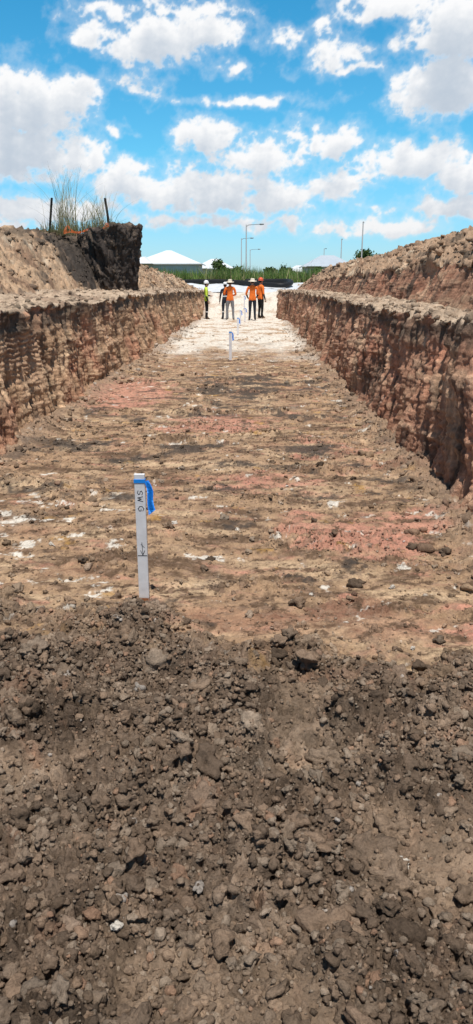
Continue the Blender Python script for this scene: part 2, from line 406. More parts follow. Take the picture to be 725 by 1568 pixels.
bp=np.array([(.60,3.95),(-1.02,4.15),(.22,3.62),(-.26,4.35),(1.05,4.6),(1.25,4.5),(.9,3.2),(1.1,2.9),(-1.0,3.05),(.02,2.95),(.12,3.0),(.62,6.6),(-1.9,6.9),(.45,5.1),(-.95,3.0),(.75,2.95),(.3,2.75)])
pz=floor_z(bp[:,0],bp[:,1])
G.append((np.column_stack([bp,pz+.006]),rng.uniform(.024,.042,len(bp)),pal[rng.integers(0,3,len(bp))]*.6,T3))
wp=np.array([(-.34,1.48),(.33,3.75),(-1.3,4.5),(-1.75,4.9),(-1.5,5.4),(-.55,5.0),(.3,6.1),(.8,3.9),(-1.35,3.5),(1.3,3.5),(.75,3.1),(-.1,4.95),(.45,1.75)])
G.append((np.column_stack([wp,floor_z(wp[:,0],wp[:,1])+.004]),rng.uniform(.010,.024,len(wp)),np.tile((.66,.61,.54),(len(wp),1)),T3))
scatter('soil_clods',G,clm)
def bankclods():
    g=[]
    for (X,Y,Z,K,C) in SURF:
        for kd_,n,s0,s1 in(('bench',3200,.010,.065),('mound',3500,.02,.10),('wall',500,.008,.02)):
            rows=np.where(K==kd_)[0]
            r=rows[rng.integers(0,len(rows),n)]
            cidx=np.searchsorted(Yk,4+40*rng.random(n)**1.4); cidx=np.clip(cidx,0,len(Yk)-1)
            p=np.stack([X[r,cidx],Y[r,cidx],Z[r,cidx]],-1)+rng.normal(0,.01,(n,3))*np.array([0,1,0])
            s=s0*(s1/s0)**(rng.random(n)**2)
            c=C[r,cidx]*rng.uniform(.6,1.15,(n,1))
            g.append((p,s,c,T2))
    return g
scatter('bank_clods',bankclods(),clm)

# ---------------------------------------------------------------- dark earth block with grass on top
def pillar():
    nT,nH=180,110
    th=np.linspace(0,2*np.pi,nT)[None,:]; h=np.linspace(0,1,nH)[:,None]
    a=th+0*h; hh=h+0*th
    side=np.clip(hh/.8,0,1); capt=np.clip((hh-.8)/.2,0,1)
    cs=np.cos(a); sn=np.sin(a)
    r=1+.24*fbm(cs*1.3+side*1.2,sn*1.3+side*.6,3,111)+.16*np.abs(fbm(cs*5+sn*3,side*1.6+sn*4,4,112,.6))+.14*fbm(cs*5+side*6,sn*5-side*5,6,113,.68)
    r=r*(1+.06*(side-.4))*(1-capt**1.5)
    zt=1.30+1.76*side+ .10*capt+.10*side*cs
    X=-4.15+.80*r*cs+.06*side; Y=22.3+.8*r*sn; Z=zt+.16*fbm(X*3,Y*3+side*2,6,114,.65)
    c=np.zeros(X.shape+(3,))+np.array((.065,.052,.045))
    c=mixc(c,(.19,.14,.105),ss(.1,.5,fbm(cs*4+sn*2,side*3+sn*3,6,115,.68)))
    c=mixc(c,(.025,.02,.018),ss(.05,.5,fbm(cs*9+sn*5,side*2.5+sn*6,6,116,.65))*.9)
    c=mixc(c,(.30,.21,.15),ss(.15,.0,side)*.7)
    build('earth_pillar',np.stack([X,Y,Z],-1),gridfaces(nH,nT),bankm,c)
pillar()

def blades(name,base,hgt,wid,lean,mat,col,seg=4,direction=None):
    n=len(base); az=rng.uniform(0,2*np.pi,n) if direction is None else direction
    fa=rng.uniform(0,np.pi,n)
    V=np.zeros((n,(seg+1)*2,3)); C=np.zeros((n,(seg+1)*2,3))
    for k in range(seg+1):
        t=k/seg; w=wid*(1-t)**.7*.5+.0008
        px=base[:,0]+np.cos(az)*lean*hgt*t**2; py=base[:,1]+np.sin(az)*lean*hgt*t**2; pz=base[:,2]+hgt*t*(1-.25*lean*t)
        V[:,2*k]=np.stack([px-np.cos(fa)*w,py-np.sin(fa)*w,pz],-1); V[:,2*k+1]=np.stack([px+np.cos(fa)*w,py+np.sin(fa)*w,pz],-1)
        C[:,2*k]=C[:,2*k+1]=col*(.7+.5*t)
    f=[]
    for k in range(seg): f.append([2*k,2*k+1,2*k+3,2*k+2])
    F=(np.array(f)[None]+(np.arange(n)*(seg+1)*2)[:,None,None]).reshape(-1,4)
    return build(name,V.reshape(-1,3),F,mat,C.reshape(-1,3))
def leafmat(name):
    m,nt,b=newmat(name); at=nt.nodes.new('ShaderNodeAttribute'); at.attribute_name='Col'
    nt.links.new(at.outputs['Color'],b.inputs['Base Color']); b.inputs['Roughness'].default_value=.7
    return m
lm=leafmat('grass_blades')
def gcol(n,a,b):
    t=rng.random((n,1)); return np.array(a)*(1-t)+np.array(b)*t
n=150; b=np.stack([rng.normal(-5.35,.15,n),rng.normal(22.4,.2,n),np.full(n,2.95)],-1)
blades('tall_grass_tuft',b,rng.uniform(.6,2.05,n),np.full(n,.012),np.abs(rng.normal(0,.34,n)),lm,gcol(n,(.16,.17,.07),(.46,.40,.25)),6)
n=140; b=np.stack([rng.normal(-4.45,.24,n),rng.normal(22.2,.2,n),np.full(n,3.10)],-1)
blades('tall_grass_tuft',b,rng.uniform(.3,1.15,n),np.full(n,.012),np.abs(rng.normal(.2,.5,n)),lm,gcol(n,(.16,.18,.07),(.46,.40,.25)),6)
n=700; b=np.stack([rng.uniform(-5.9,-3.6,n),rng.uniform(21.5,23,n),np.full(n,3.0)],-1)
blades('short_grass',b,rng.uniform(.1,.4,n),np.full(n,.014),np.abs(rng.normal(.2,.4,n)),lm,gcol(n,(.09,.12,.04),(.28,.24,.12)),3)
n=42000; x=rng.uniform(-34,34,n); y=rng.uniform(60.8,74,n)
hh=rng.uniform(1.2,2.1,n)*(.9+.3*fbm(x*.25,y*.3,3,121))+.25*ss(4,20,np.abs(x))
cc=gcol(n,(.06,.12,.025),(.17,.24,.06)); pk=rng.random(n)<.16; cc[pk]=(.34,.31,.16)
cc=cc*(.75+.5*ss(-.4,.4,fbm(x*.5,y*.5,3,122)))[:,None]
blades('tall_reed_grass',np.stack([x,y,np.full(n,1.05)],-1),hh,np.full(n,.09),np.abs(rng.normal(0,.3,n)),lm,cc,2)
n=12000; x=rng.uniform(-18,18,n); k=(np.abs(x)>6); x=x[k]; n=len(x); y=rng.uniform(54,61,n)
blades('grass_verge',np.stack([x,y,np.full(n,1.05)],-1),rng.uniform(.3,.8,n),np.full(n,.04),np.abs(rng.normal(0,.3,n)),lm,gcol(n,(.06,.1,.025),(.24,.22,.1)),2)

# ---------------------------------------------------------------- pickets and orange barrier scraps on the mound
dkm=simple('rusty_steel',(.03,.025,.022),.7)
orm=simple('orange_plastic',(.75,.15,.03),.6)
def picket(x,y,z,h,lx,ly):
    bm=bmesh.new()
    for k in range(3):
        a=k*2*math.pi/3+.5
        dx,dy=math.cos(a)*.035,math.sin(a)*.035; nx,ny=-math.sin(a)*.006,math.cos(a)*.006
        q=[(-nx,-ny),(dx-nx,dy-ny),(dx+nx,dy+ny),(nx,ny)]
        lo=[bm.verts.new((p[0],p[1],0)) for p in q]; hi=[bm.verts.new((p[0]+lx,p[1]+ly,h)) for p in q]
        for i in range(4): bm.faces.new([lo[i],lo[(i+1)%4],hi[(i+1)%4],hi[i]])
        bm.faces.new(hi); bm.faces.new(lo[::-1])
    o=bmobj('star_picket',bm,dkm); o.location=(x,y,z)
picket(-5.75,22.0,2.85,1.05,.15,0); picket(-4.02,22.0,3.05,.84,-.10,0)
def barrier():
    bm=bmesh.new(); N=60
    def P0(t,h):
        x=-5.25+1.25*t; z=2.94+.13*t+h*(.04+.15*math.exp(-((t-.08)/.07)**2)+.11*math.exp(-((t-.95)/.05)**2))+.03*math.sin(t*14)
        return Vector((x,21.7+.05*math.sin(t*15),z))
    for h in[0,.33,.66,1]:
        tube(bm,[P0(i/N,h) for i in range(N+1)],[.004]*(N+1),4)
    for i in range(0,N+1,1):
        tube(bm,[P0(i/N,h) for h in(0,.5,1)],[.004]*3,4)
    bmobj('orange_barrier_mesh',bm,orm)
barrier()

# ---------------------------------------------------------------- survey stakes
wpm=simple('white_painted_timber',(.74,.73,.74),.6,var=.08,scale=20,bump=.1)
blm=simple('blue_marking',(.015,.26,.80),.5)
inkm=simple('black_ink',(.01,.01,.012),.6)
endm=simple('muddy_timber',(.34,.14,.06),.9,var=.3,scale=60)
def stake(x,y,h=.68,w=.054,detail=False,tilt=0,rz=0):
    z=float(floor_z(np.array([x]),np.array([y]))[0])-.01
    e=empty('survey_stake',(x,y,z)); e.rotation_euler=(0,tilt,rz)
    bm=bmesh.new(); bbox(bm,-w/2,w/2,-.011,.011,.03,h); bbox(bm,-w/2+.0005,w/2-.0005,-.0105,.0105,-.12,.03,1)
    ed=[q for q in bm.edges]; bmesh.ops.bevel(bm,geom=ed,offset=.0015,segments=1,affect='EDGES')
    bmobj('post',bm,[wpm,endm],e)
    bm=bmesh.new()
    bbox(bm,-w/2-.002,w/2+.002,-.0135,.0135,h-.045,h-.026)
    bmobj('ribbon_band',bm,blm,e)
    bm=bmesh.new()
    M=10; L=.17; rows=[]
    for i in range(M+1):
        t=i/M; cx=w/2+.002+.016*math.sin(t*1.8)+.004*math.sin(t*7); ww=.009+.008*min(1,t*3)
        rows.append([bm.verts.new((cx+s*ww+ww*.7,-.006+.012*math.sin(t*6+s*1.5),h-.035-L*t+ (.012*s if i==M else 0))) for s in(-1,-.3,.3,1)])
    for i in range(M):
        for k in range(3): bm.faces.new([rows[i][k],rows[i][k+1],rows[i+1][k+1],rows[i+1][k]])
    bmesh.ops.solidify(bm,geom=bm.faces[:],thickness=.001)
    bmobj('ribbon_tail',bm,blm,e,True)
    if detail:
        def stroke(bm,pts,r=.0016):
            for a,b2 in zip(pts[:-1],pts[1:]):
                a=Vector((a[0],0,a[1])); b2=Vector((b2[0],0,b2[1])); d=(b2-a).normalized(); nn=Vector((-d.z,0,d.x))*r
                vs=[bm.verts.new(v+Vector((0,-.0117,0))) for v in(a-nn-d*r,b2-nn+d*r,b2+nn+d*r,a+nn-d*r)]
                bm.faces.new(vs)
        bm=bmesh.new()
        def L_(pts,z0,s=.026):
            stroke(bm,[(-.012+p[1]*s, z0-p[0]*s) for p in pts])
        L_([(.9,.85),(.5,1),(.1,.8),(.2,.55),(.7,.45),(.85,.2),(.5,0),(.05,.12)],h-.085)
        L_([(0,1),(.25,0),(.5,.7),(.75,0),(1,1)],h-.118)
        L_([(.9,.8),(.5,1),(.1,.7),(.1,.3),(.5,0),(.9,.2),(.9,.5),(.55,.5)],h-.168,.03)
        stroke(bm,[(-.022,.272),(.024,.272)],.002)
        stroke(bm,[(.0,.345),(.004,.276)],.0014); stroke(bm,[(-.008,.30),(.003,.275),(.014,.30)],.0014)
        stroke(bm,[(-.004,.335),(.012,.318)],.0012)
        bmesh.ops.recalc_face_normals(bm,faces=bm.faces[:])
        bmobj('handwriting',bm,inkm,e)
    return e
stake(-.577,3.66,.715,detail=True)
for (x,y,h) in[(-.49,16.5,.66),(-.49,24.8,.58),(-.50,30.5,.62),(-.35,33.4,.62)]: stake(x,y,h,.06)
stake(-.45,39.5,.7,.06)

# ---------------------------------------------------------------- workers
skin=simple('skin',(.42,.24,.17),.6); 
hv_o=simple('hi_vis_orange',(.90,.20,.03),.75,var=.12,scale=14,bump=.3); hv_y=simple('hi_vis_yellow',(.55,.70,.06),.75,scale=14)
navy=simple('navy_cloth',(.02,.025,.04),.85,scale=14,bump=.3); blackc=simple('black_cloth',(.012,.012,.014),.85,bump=.3); greyc=simple('grey_trousers',(.24,.24,.25),.85,var=.2,scale=14,bump=.3)
bootm=simple('brown_boots',(.10,.06,.035),.7); silver=simple('reflective_tape',(.65,.66,.66),.4)
straw=simple('straw_hat',(.68,.60,.48),.85,scale=40); whitep=simple('white_plastic',(.8,.8,.8),.35); hatr=simple('red_helmet',(.7,.12,.05),.4); hair=simple('hair',(.03,.02,.015),.8); dark=simple('dark_eye',(.02,.015,.01),.3)
def worker(x,y,face,shirt,sleeve,trous,hat,hatmat,H=1.75,armL=None,armR=None,stance=.10,band=True):
    z=float(floor_z(np.array([x]),np.array([y]))[0])-.01
    e=empty('construction_worker',(x,y,z)); e.rotation_euler=(0,0,face); s=H/1.75
    J={'pel':(0,0,.96,.135),'wa':(0,.0,1.10,.125),'ch':(0,.01,1.30,.145),'uc':(0,.015,1.43,.115),'ne':(0,.005,1.51,.058),'hb':(0,-.01,1.58,.06)}
    B=[('pel','wa','shirt'),('wa','ch','shirt'),('ch','uc','shirt'),('uc','ne','skin'),('ne','hb','skin')]
    for sd,arm in((-1,armL),(1,armR)):
        k='L' if sd<0 else 'R'
        J['hip'+k]=(sd*.095,0,.90,.10); J['kn'+k]=(sd*(stance+.005),-.02,.49,.065); J['an'+k]=(sd*(stance+.02),.015,.10,.048); J['to'+k]=(sd*(stance+.045),-.15,.045,.042); J['hl'+k]=(sd*(stance+.02),.04,.045,.042)
        J['sh'+k]=(sd*.185,.01,1.43,.068)
        el,wr=arm if arm else ((sd*.255,.03,1.14),(sd*.265,-.05,.89))
        J['el'+k]=el+(.048,); J['wr'+k]=wr+(.032,)
        d=(Vector(wr)-Vector(el)).normalized(); pm=Vector(wr)+d*.075; J['pa'+k]=tuple(pm)+(.034,)
        B+=[('pel','hip'+k,'tr'),('hip'+k,'kn'+k,'tr'),('kn'+k,'an'+k,'tr'),('an'+k,'to'+k,'boot'),('an'+k,'hl'+k,'boot'),('uc','sh'+k,'shirt'),('sh'+k,'el'+k,'shirt'),('el'+k,'wr'+k,'sleeve'),('wr'+k,'pa'+k,'skin')]
    names=list(J); me=bpy.data.meshes.new('body'); me.from_pydata([J[n][:3] for n in names],[(names.index(a),names.index(b)) for a,b,_ in B],[])
    tmp=bpy.data.objects.new('tmp',me); scene.collection.objects.link(tmp)
    mod=tmp.modifiers.new('s','SKIN'); mod.use_smooth_shade=True
    for i,nm in enumerate(names):
        r=J[nm][3]; sv=me.skin_vertices[0].data[i]
        sv.radius=(r,r*(.78 if nm in('pel','wa','ch','uc') else 1)) ; sv.use_root=(i==0)
        if nm in('ch','pel','wa'): sv.radius=(r*1.12,r*.8)
    su=tmp.modifiers.new('u','SUBSURF'); su.levels=2; su.render_levels=2
    dg=bpy.context.evaluated_depsgraph_get(); bme=bpy.data.meshes.new_from_object(tmp.evaluated_get(dg))
    bpy.data.objects.remove(tmp)
    bme.materials.clear()
    for m in [shirt,sleeve,trous,bootm,skin,silver]: bme.materials.append(m)
    mi={'shirt':0,'sleeve':1,'tr':2,'boot':3,'skin':4}
    segs=[(Vector(J[a][:3]),Vector(J[b][:3]),mi[l],(J[a][3]+J[b][3])/2) for a,b,l in B]
    for p in bme.polygons:
        c=p.center; best=9;bi_=0
        for a,b2,l,r in segs:
            d=b2-a; t=max(0,min(1,(c-a).dot(d)/d.length_squared)); q=(c-(a+d*t)).length-r
            if q<best: best=q;bi_=l
        if bi_==2 and c.z>.89: bi_=0
        if bi_==4 and c.z<1.50 and c.z>1.3 and abs(c.x)<.12: bi_=0
        if band and bi_==0 and abs(c.x)<.2 and 1.10<c.z<1.15: bi_=5
        if band and bi_==2 and .36<c.z<.41: bi_=5
        p.material_index=bi_; p.use_smooth=True
    bo=bpy.data.objects.new('body',bme); scene.collection.objects.link(bo); bo.parent=e; bo.scale=(s,)*3
    bm=bmesh.new()
    for k,sd in(('L',-1),('R',1)):
        wr=Vector(J['wr'+k][:3]); pm=Vector(J['pa'+k][:3]); d=(pm-wr).normalized()
        fwd=Vector((0,-1,0)); fwd=(fwd-d*fwd.dot(d)).normalized(); side=d.cross(fwd).normalized(); inn=side if side.x*sd<0 else -side
        for j,(o,ln) in enumerate(((.03,.07),(.011,.08),(-.009,.075),(-.028,.058))):
            a=pm+fwd*o+d*.01; b1=a+d*ln*.5+inn*.006; c1=b1+d*ln*.35+inn*.02; tube(bm,[a,b1,c1],[.0095,.009,.0065],6)
        a=wr+d*.035+fwd*.028; tube(bm,[a,a+d*.028+fwd*.024,a+d*.06+fwd*.028+inn*.01],[.012,.0105,.008],6)
    o=bmobj('fingers',bm,skin,e,True); o.scale=(s,)*3
    bm=bmesh.new(); bmesh.ops.create_uvsphere(bm,u_segments=20,v_segments=16,radius=1)
    for v in bm.verts:
        c=v.co; jaw=1-.22*max(0,-c.z); v.co=Vector((c.x*.078*jaw,c.y*.098*jaw-.01-(.008 if c.z<-.2 and c.y<0 else 0),c.z*.118+1.645))
    for f in bm.faces:
        cc=f.calc_center_median(); f.smooth=True
        f.material_index=1 if (cc.z>1.70 or (cc.y>.01 and cc.z>1.60)) else 0
    tube(bm,[(0,-.100,1.67),(0,-.122,1.635),(0,-.105,1.625)],[.008,.014,.008],6)
    for sd in(-1,1):
        tube(bm,[(sd*.030,-.094,1.655),(sd*.030,-.103,1.655)],[.012,.006],8,2)
        tube(bm,[(sd*.078,.0,1.67),(sd*.088,.008,1.655),(sd*.078,.002,1.62)],[.008,.014,.007],6)
    tube(bm,[(-.024,-.100,1.592),(0,-.106,1.590),(.024,-.100,1.592)],[.004,.006,.004],6,3)
    o=bmobj('head',bm,[skin,hair,dark,hatr],e); o.scale=(s,)*3
    prof={'brim':[(.21,1.685),(.165,1.70),(.105,1.712),(.103,1.76),(.090,1.80),(.05,1.815),(0,1.808)],
          'helmet':[(.128,1.70),(.108,1.705),(.112,1.73),(.108,1.77),(.085,1.81),(.045,1.832),(0,1.838)],
          'cap':[(.10,1.69),(.102,1.72),(.095,1.77),(.06,1.80),(0,1.81)]}[hat]
    bm=bmesh.new(); S=28; rings=[]
    for r,zz in prof:
        if r==0: rings.append([bm.verts.new((0,0,zz))]); continue
        rings.append([bm.verts.new((math.cos(q)*r*.95,math.sin(q)*r*1.08-(.045 if hat=='helmet' and rings==[] and math.sin(q)<-.3 else 0),zz+(.012*math.cos(2*q) if r>.15 else 0))) for q in[2*math.pi*k/S for k in range(S)]])
    for a,b2 in zip(rings[:-1],rings[1:]):
        for k in range(S):
            if len(b2)==1: bm.faces.new([a[k],a[(k+1)%S],b2[0]])
            else: bm.faces.new([a[k],a[(k+1)%S],b2[(k+1)%S],b2[k]])
    if hat=='helmet': tube(bm,[(0,-.10,1.78),(0,-.04,1.838),(0,.04,1.842),(0,.11,1.775)],[.008]*4,6)
    o=bmobj('hat',bm,hatmat,e,True); o.scale=(s,)*3
    return e
pi=math.pi
worker(-2.19,36.0,pi*.55,hv_y,blackc,blackc,'helmet',whitep,1.70,armR=((.25,.0,1.15),(.12,-.2,1.12)))
worker(-1.05,35.0,pi,hv_o,hv_o,greyc,'brim',straw,1.74,armL=((-.27,0,1.15),(-.12,-.2,1.10)),armR=((.29,.0,1.16),(.2,-.2,1.2)),stance=.13,band=False)
worker(-1.32,36.3,pi*1.1,navy,navy,navy,'cap',whitep,1.66)
worker(-.03,34.4,pi*1.02,hv_o,navy,navy,'brim',straw,1.76,armL=((-.28,0,1.16),(-.2,-.17,1.02)),armR=((.28,0,1.16),(.2,-.17,1.0)),band=False)
worker(.36,36.6,pi*.7,hv_o,navy,blackc,'helmet',hatr,1.80,band=False)

# ---------------------------------------------------------------- white sheet and black pipe at the trench end
wsm=simple('white_geotextile',(.58,.60,.62),.7,var=.12,scale=2,bump=.4)
def sheet():
    xs=np.linspace(-7.5,6.0,200); ys=np.linspace(43.2,57,160); X,Y=np.meshgrid(xs,ys)
    back=52.5+.036*X**2
    Z=1.24+.35*np.exp(-((Y-back)/1.3)**2)+.30*np.exp(-((X-3.6)/1.2)**2-((Y-49)/2.2)**2)+.08*fbm(X*.7,Y*.5,3,131)+.03*np.abs(fbm(X*2.5+Y,Y*1.2,3,132))+.05*fbm(X*.2,Y*.2,2,133)
    edge=ss(43.2,43.8,Y); Z=Z-(1-edge)*.12
    Z=np.where((Y>56),Z-.2*(Y-56),Z)
    build('white_geotextile_sheet',np.stack([X,Y,Z],-1),gridfaces(*X.shape),wsm)
sheet()
pm=simple('black_poly_pipe',(.012,.012,.013),.6,.3)
bm=bmesh.new()
pts=[(-8,55.6,1.68),(-5,54.4,1.72),(-2.8,53.2,1.74),(-1.0,52.0,1.68),(.6,50.6,1.56),(1.6,49.6,1.50),(2.2,49.9,1.52),(2.5,51,1.68),(2.2,52.4,1.76),(1,53.3,1.76),(-.5,53.9,1.76)]
def cr(pts,n=10):
    out=[];p=[Vector(q) for q in pts]; p=[p[0]]+p+[p[-1]]
    for i in range(1,len(p)-2):
        for k in range(n):
            t=k/n; out.append(.5*((2*p[i])+(-p[i-1]+p[i+1])*t+(2*p[i-1]-5*p[i]+4*p[i+1]-p[i+2])*t*t+(-p[i-1]+3*p[i]-3*p[i+1]+p[i+2])*t**3))
    out.append(p[-2]); return out
c_=cr(pts); tube(bm,c_,[.16]*len(c_),10)
bmobj('black_pipe',bm,pm,smooth=True)

# ---------------------------------------------------------------- houses
wallm=simple('rendered_wall',(.55,.54,.52),.8,var=.05,scale=1); roofw=simple('pale_metal_roof',(.66,.68,.70),.5,var=.05,scale=1); roofb=simple('blue_grey_roof',(.42,.47,.52),.5,var=.05,scale=1)
glass=simple('window_glass',(.03,.04,.05),.15,.6); trim=simple('white_trim',(.75,.75,.75),.5); doorm=simple('door_paint',(.10,.07,.05),.6); fencem=simple('timber_fence',(.24,.20,.16),.85,var=.25,scale=3)
def house(x,y,w,d,wh,rh,roof,ridge=.0,porch=True):
    e=empty('suburban_house',(x,y,1.08))
    bm=bmesh.new(); bbox(bm,-w/2,w/2,-d/2,d/2,0,wh); bmobj('walls',bm,wallm,e)
    bm=bmesh.new(); o=.6
    a=[bm.verts.new(p) for p in[(-w/2-o,-d/2-o,wh-.1),(w/2+o,-d/2-o,wh-.1),(w/2+o,d/2+o,wh-.1),(-w/2-o,d/2+o,wh-.1)]]
    r1=bm.verts.new((-ridge/2,0,wh+rh)); r2=bm.verts.new((ridge/2+.01,0,wh+rh))
    for f in[(a[0],a[1],r2,r1),(a[1],a[2],r2),(a[2],a[3],r1,r2),(a[3],a[0],r1),(a[3],a[2],a[1],a[0])]: bm.faces.new(f)
    if porch:
        pw=w*.3
        b_=[bm.verts.new(p) for p in[(-w/2+.2,-d/2-2.6,wh-.12),(-w/2+.2+pw,-d/2-2.6,wh-.12),(-w/2+.2+pw,-d/2+2,wh-.12),(-w/2+.2,-d/2+2,wh-.12)]]
        g1=bm.verts.new((-w/2+.2+pw/2,-d/2-1.2,wh+rh*.45)); g2=bm.verts.new((-w/2+.2+pw/2,-d/2+2.5,wh+rh*.5))
        for f in[(b_[0],b_[1],g1),(b_[1],b_[2],g2,g1),(b_[3],b_[0],g1,g2)]: bm.faces.new(f)
    bmobj('roof',bm,roof,e)
    bm=bmesh.new()
    for sx in(-1,1): bbox(bm,sx*(w/2+o)-.06,sx*(w/2+o)+.06,-d/2-o,d/2+o,wh-.22,wh-.08)
    bbox(bm,-w/2-o,w/2+o,-d/2-o-.1,-d/2-o+.02,wh-.22,wh-.08); bmobj('gutter',bm,trim,e)
    bm=bmesh.new(); fm=bmesh.new()
    for cx in(-.32,-.02,.36):
        for z0 in [1.0]:
            bbox(bm,cx*w-.8,cx*w+.8,-d/2-.03,-d/2+.05,z0,z0+1.2)
            bbox(fm,cx*w-.9,cx*w+.9,-d/2-.06,-d/2-.035,z0+1.2,z0+1.3); bbox(fm,cx*w-.9,cx*w+.9,-d/2-.06,-d/2-.035,z0-.1,z0); bbox(fm,cx*w-.03,cx*w+.03,-d/2-.06,-d/2-.035,z0,z0+1.2)
    bmobj('windows',bm,glass,e); bmobj('window_frames',fm,trim,e)
    bm=bmesh.new(); bbox(bm,w*.13-.45,w*.13+.45,-d/2-.04,-d/2+.04,0,2.1); bmobj('door',bm,doorm,e)
    return e
house(-15.5,143,11.5,11,3.9,2.35,roofw,.8)
house(-24.5,150,9,10,3.9,2.6,roofw,2)
house(-8.2,165,7.5,9,3.5,1.9,roofw,1.5)
house(-36,150,12,10,3.7,2.6,roofb,3)
house(14.2,150,9,9,3.6,2.0,roofb,2.5)
house(9.6,165,4.5,8,2.9,1.2,roofw,1.0,False)
house(33,150,12,10,3.6,2.4,roofw,3)
bm=bmesh.new()
for i in range(-90,91): bbox(bm,i*.9-.42,i*.9+.42,131+.02*(i%3),131.06+.02*(i%3),1.05,2.85)
for i in range(-30,31): bbox(bm,i*2.7-.05,i*2.7+.05,131.2,131.3,1.05,2.95)
bmobj('timber_fence',bm,fencem)

# ---------------------------------------------------------------- street lamps
galv=simple('galvanised_steel',(.20,.21,.22),.5,.5,metal=.3)
def lamp(x,y,h,arm,az=0.):
    bm=bmesh.new(); tube(bm,[(0,0,0),(0,0,.4),(0,0,.42),(0,0,h)],[.17,.17,.11,.075],10)
    d=Vector((math.cos(az),math.sin(az),0))
    tube(bm,[Vector((0,0,h-.3))+d*0,Vector((0,0,h-.05))+d*.3,Vector((0,0,h+.02))+d*arm*.6,Vector((0,0,h+.06))+d*arm],[.055,.05,.045,.04],6)
    p=Vector((0,0,h+.06))+d*arm; tube(bm,[p-d*.05,p+d*.1,p+d*.55,p+d*.7],[.05,.12,.10,.04],8)
    o=bmobj('street_lamp',bm,galv); o.location=(x,y,1.08); return o
lamp(-1.1,120,9.0,2.0); lamp(-2.45,160,9.2,1.8); lamp(-.85,205,8.9,2.0)
lamp(15.2,110,8.6,1.2,math.pi/2*.9); lamp(16.8,150,8.5,1.2,math.pi/2*.9); lamp(17.6,195,8.7,1.8,math.pi/2*.8)

# ---------------------------------------------------------------- trees
barkm=simple('bark',(.10,.075,.055),.9,var=.3,scale=10)
def leaves(cent,rad,n,size,ca,cb):
    k=max(6,int(n/60)); cl=rng.normal(size=(k,3)); cl/=np.linalg.norm(cl,axis=1)[:,None]; cl*=rng.uniform(.3,1,(k,1)); cl=cl*np.array(rad)+np.array(cent)
    w=rng.integers(0,k,n); p=cl[w]+rng.normal(size=(n,3))*np.array(rad)*.17
    a=rng.normal(size=(n,3)); a/=np.linalg.norm(a,axis=1)[:,None]; b=np.cross(a,rng.normal(size=(n,3))); b/=np.linalg.norm(b,axis=1)[:,None]
    s=size*rng.uniform(.6,1.3,(n,1)); V=np.stack([p-a*s,p+b*s*.5,p+a*s,p-b*s*.5],1)
    t=rng.random((k,1))[w]*.6+rng.random((n,1))*.4; c=np.array(ca)*(1-t)+np.array(cb)*t
    return V.reshape(-1,3),np.arange(n*4).reshape(n,4),np.repeat(c,4,axis=0)
def tree(x,y,h,r,name='gum_tree',n=1800):
    e=empty(name,(x,y,1.05))
    bm=bmesh.new(); tube(bm,[(0,0,0),(.05,0,h*.3),(.0,.05,h*.6),(.05,0,h*.85)],[h*.03,h*.022,h*.014,h*.005],8)
    for i in range(6):
        a=i*1.05+random.random(); z0=h*(.3+.07*i); tube(bm,[(0,0,z0),(math.cos(a)*r*.4,math.sin(a)*r*.4,z0+h*.13),(math.cos(a)*r*.8,math.sin(a)*r*.8,z0+h*.2)],[h*.012,h*.008,h*.003],6)
    bmobj('trunk',bm,barkm,e)
    V,F,C=leaves((0,0,h*.66),(r,r,h*.32),n,.22*max(1,r/2),(.035,.065,.018),(.10,.15,.04))
    o=build('crown',V,F,lm,C,False); o.parent=e
for x,y,h,r in[(18.6,128,5.6,2.2),(21.5,140,5.0,2.0),(-6.0,135,4.2,1.6),(24,120,4.6,1.8),(-30,130,6,2.5),(-21.5,133,4.5,1.5),(6.2,150,3.8,1.4),(12,142,3.4,1.2),(-3.6,140,3.4,1.5),(3.2,138,3.2,1.6)]: tree(x,y,h,r)
VV=[];FF=[];CC=[];off=0
for i in range(120):
    x=-260+i*4.4+random.uniform(-2,2); y=330+random.uniform(-20,30); h=random.uniform(3,6.0)
    V,F,C=leaves((x,y,1+h*.5),(3.2,3,h*.5),200,.7,(.035,.06,.03),(.08,.11,.05)); VV.append(V);FF.append(F+off);CC.append(C);off+=len(V)
build('tree_line',np.concatenate(VV),np.concatenate(FF),lm,np.concatenate(CC),False)

# ---------------------------------------------------------------- light
elev=math.radians(72); sd=Vector((.14,-.97,0)).normalized()
sv=Vector((sd.x*math.cos(elev),sd.y*math.cos(elev),math.sin(elev)))
sun=bpy.data.lights.new('sun','SUN'); sun.energy=4.9; sun.angle=math.radians(.5); sun.color=(1,.955,.885)
so=bpy.data.objects.new('sun',sun); scene.collection.objects.link(so); so.rotation_euler=sv.to_track_quat('Z','Y').to_euler()
W=bpy.data.worlds.new('World'); scene.world=W; W.use_nodes=True; nt=W.node_tree; N=nt.nodes; L=nt.links
bg=N['Background']; bg.inputs['Strength'].default_value=.1
sky=N.new('ShaderNodeTexSky'); sky.sky_type='NISHITA'; sky.sun_disc=False; sky.sun_elevation=elev; sky.sun_rotation=math.atan2(sd.x,sd.y)
sky.ozone_density=2.0; sky.air_density=1.0; sky.dust_density=.3
tc=N.new('ShaderNodeTexCoord'); s3=N.new('ShaderNodeSeparateXYZ'); L.new(tc.outputs['Generated'],s3.inputs[0])
mr=N.new('ShaderNodeMapRange'); L.new(s3.outputs[2],mr.inputs['Value']); mr.inputs['From Min'].default_value=0; mr.inputs['From Max'].default_value=.5
tr=N.new('ShaderNodeValToRGB'); L.new(mr.outputs[0],tr.inputs[0])
els=tr.color_ramp.elements; els[0].position=0; els[0].color=(.40,.54,.76,1); els[1].position=1; els[1].color=(.23,.27,.28,1)
e3=els.new(.3); e3.color=(.25,.66,.76,1); e4=els.new(.62); e4.color=(.14,.62,.74,1)
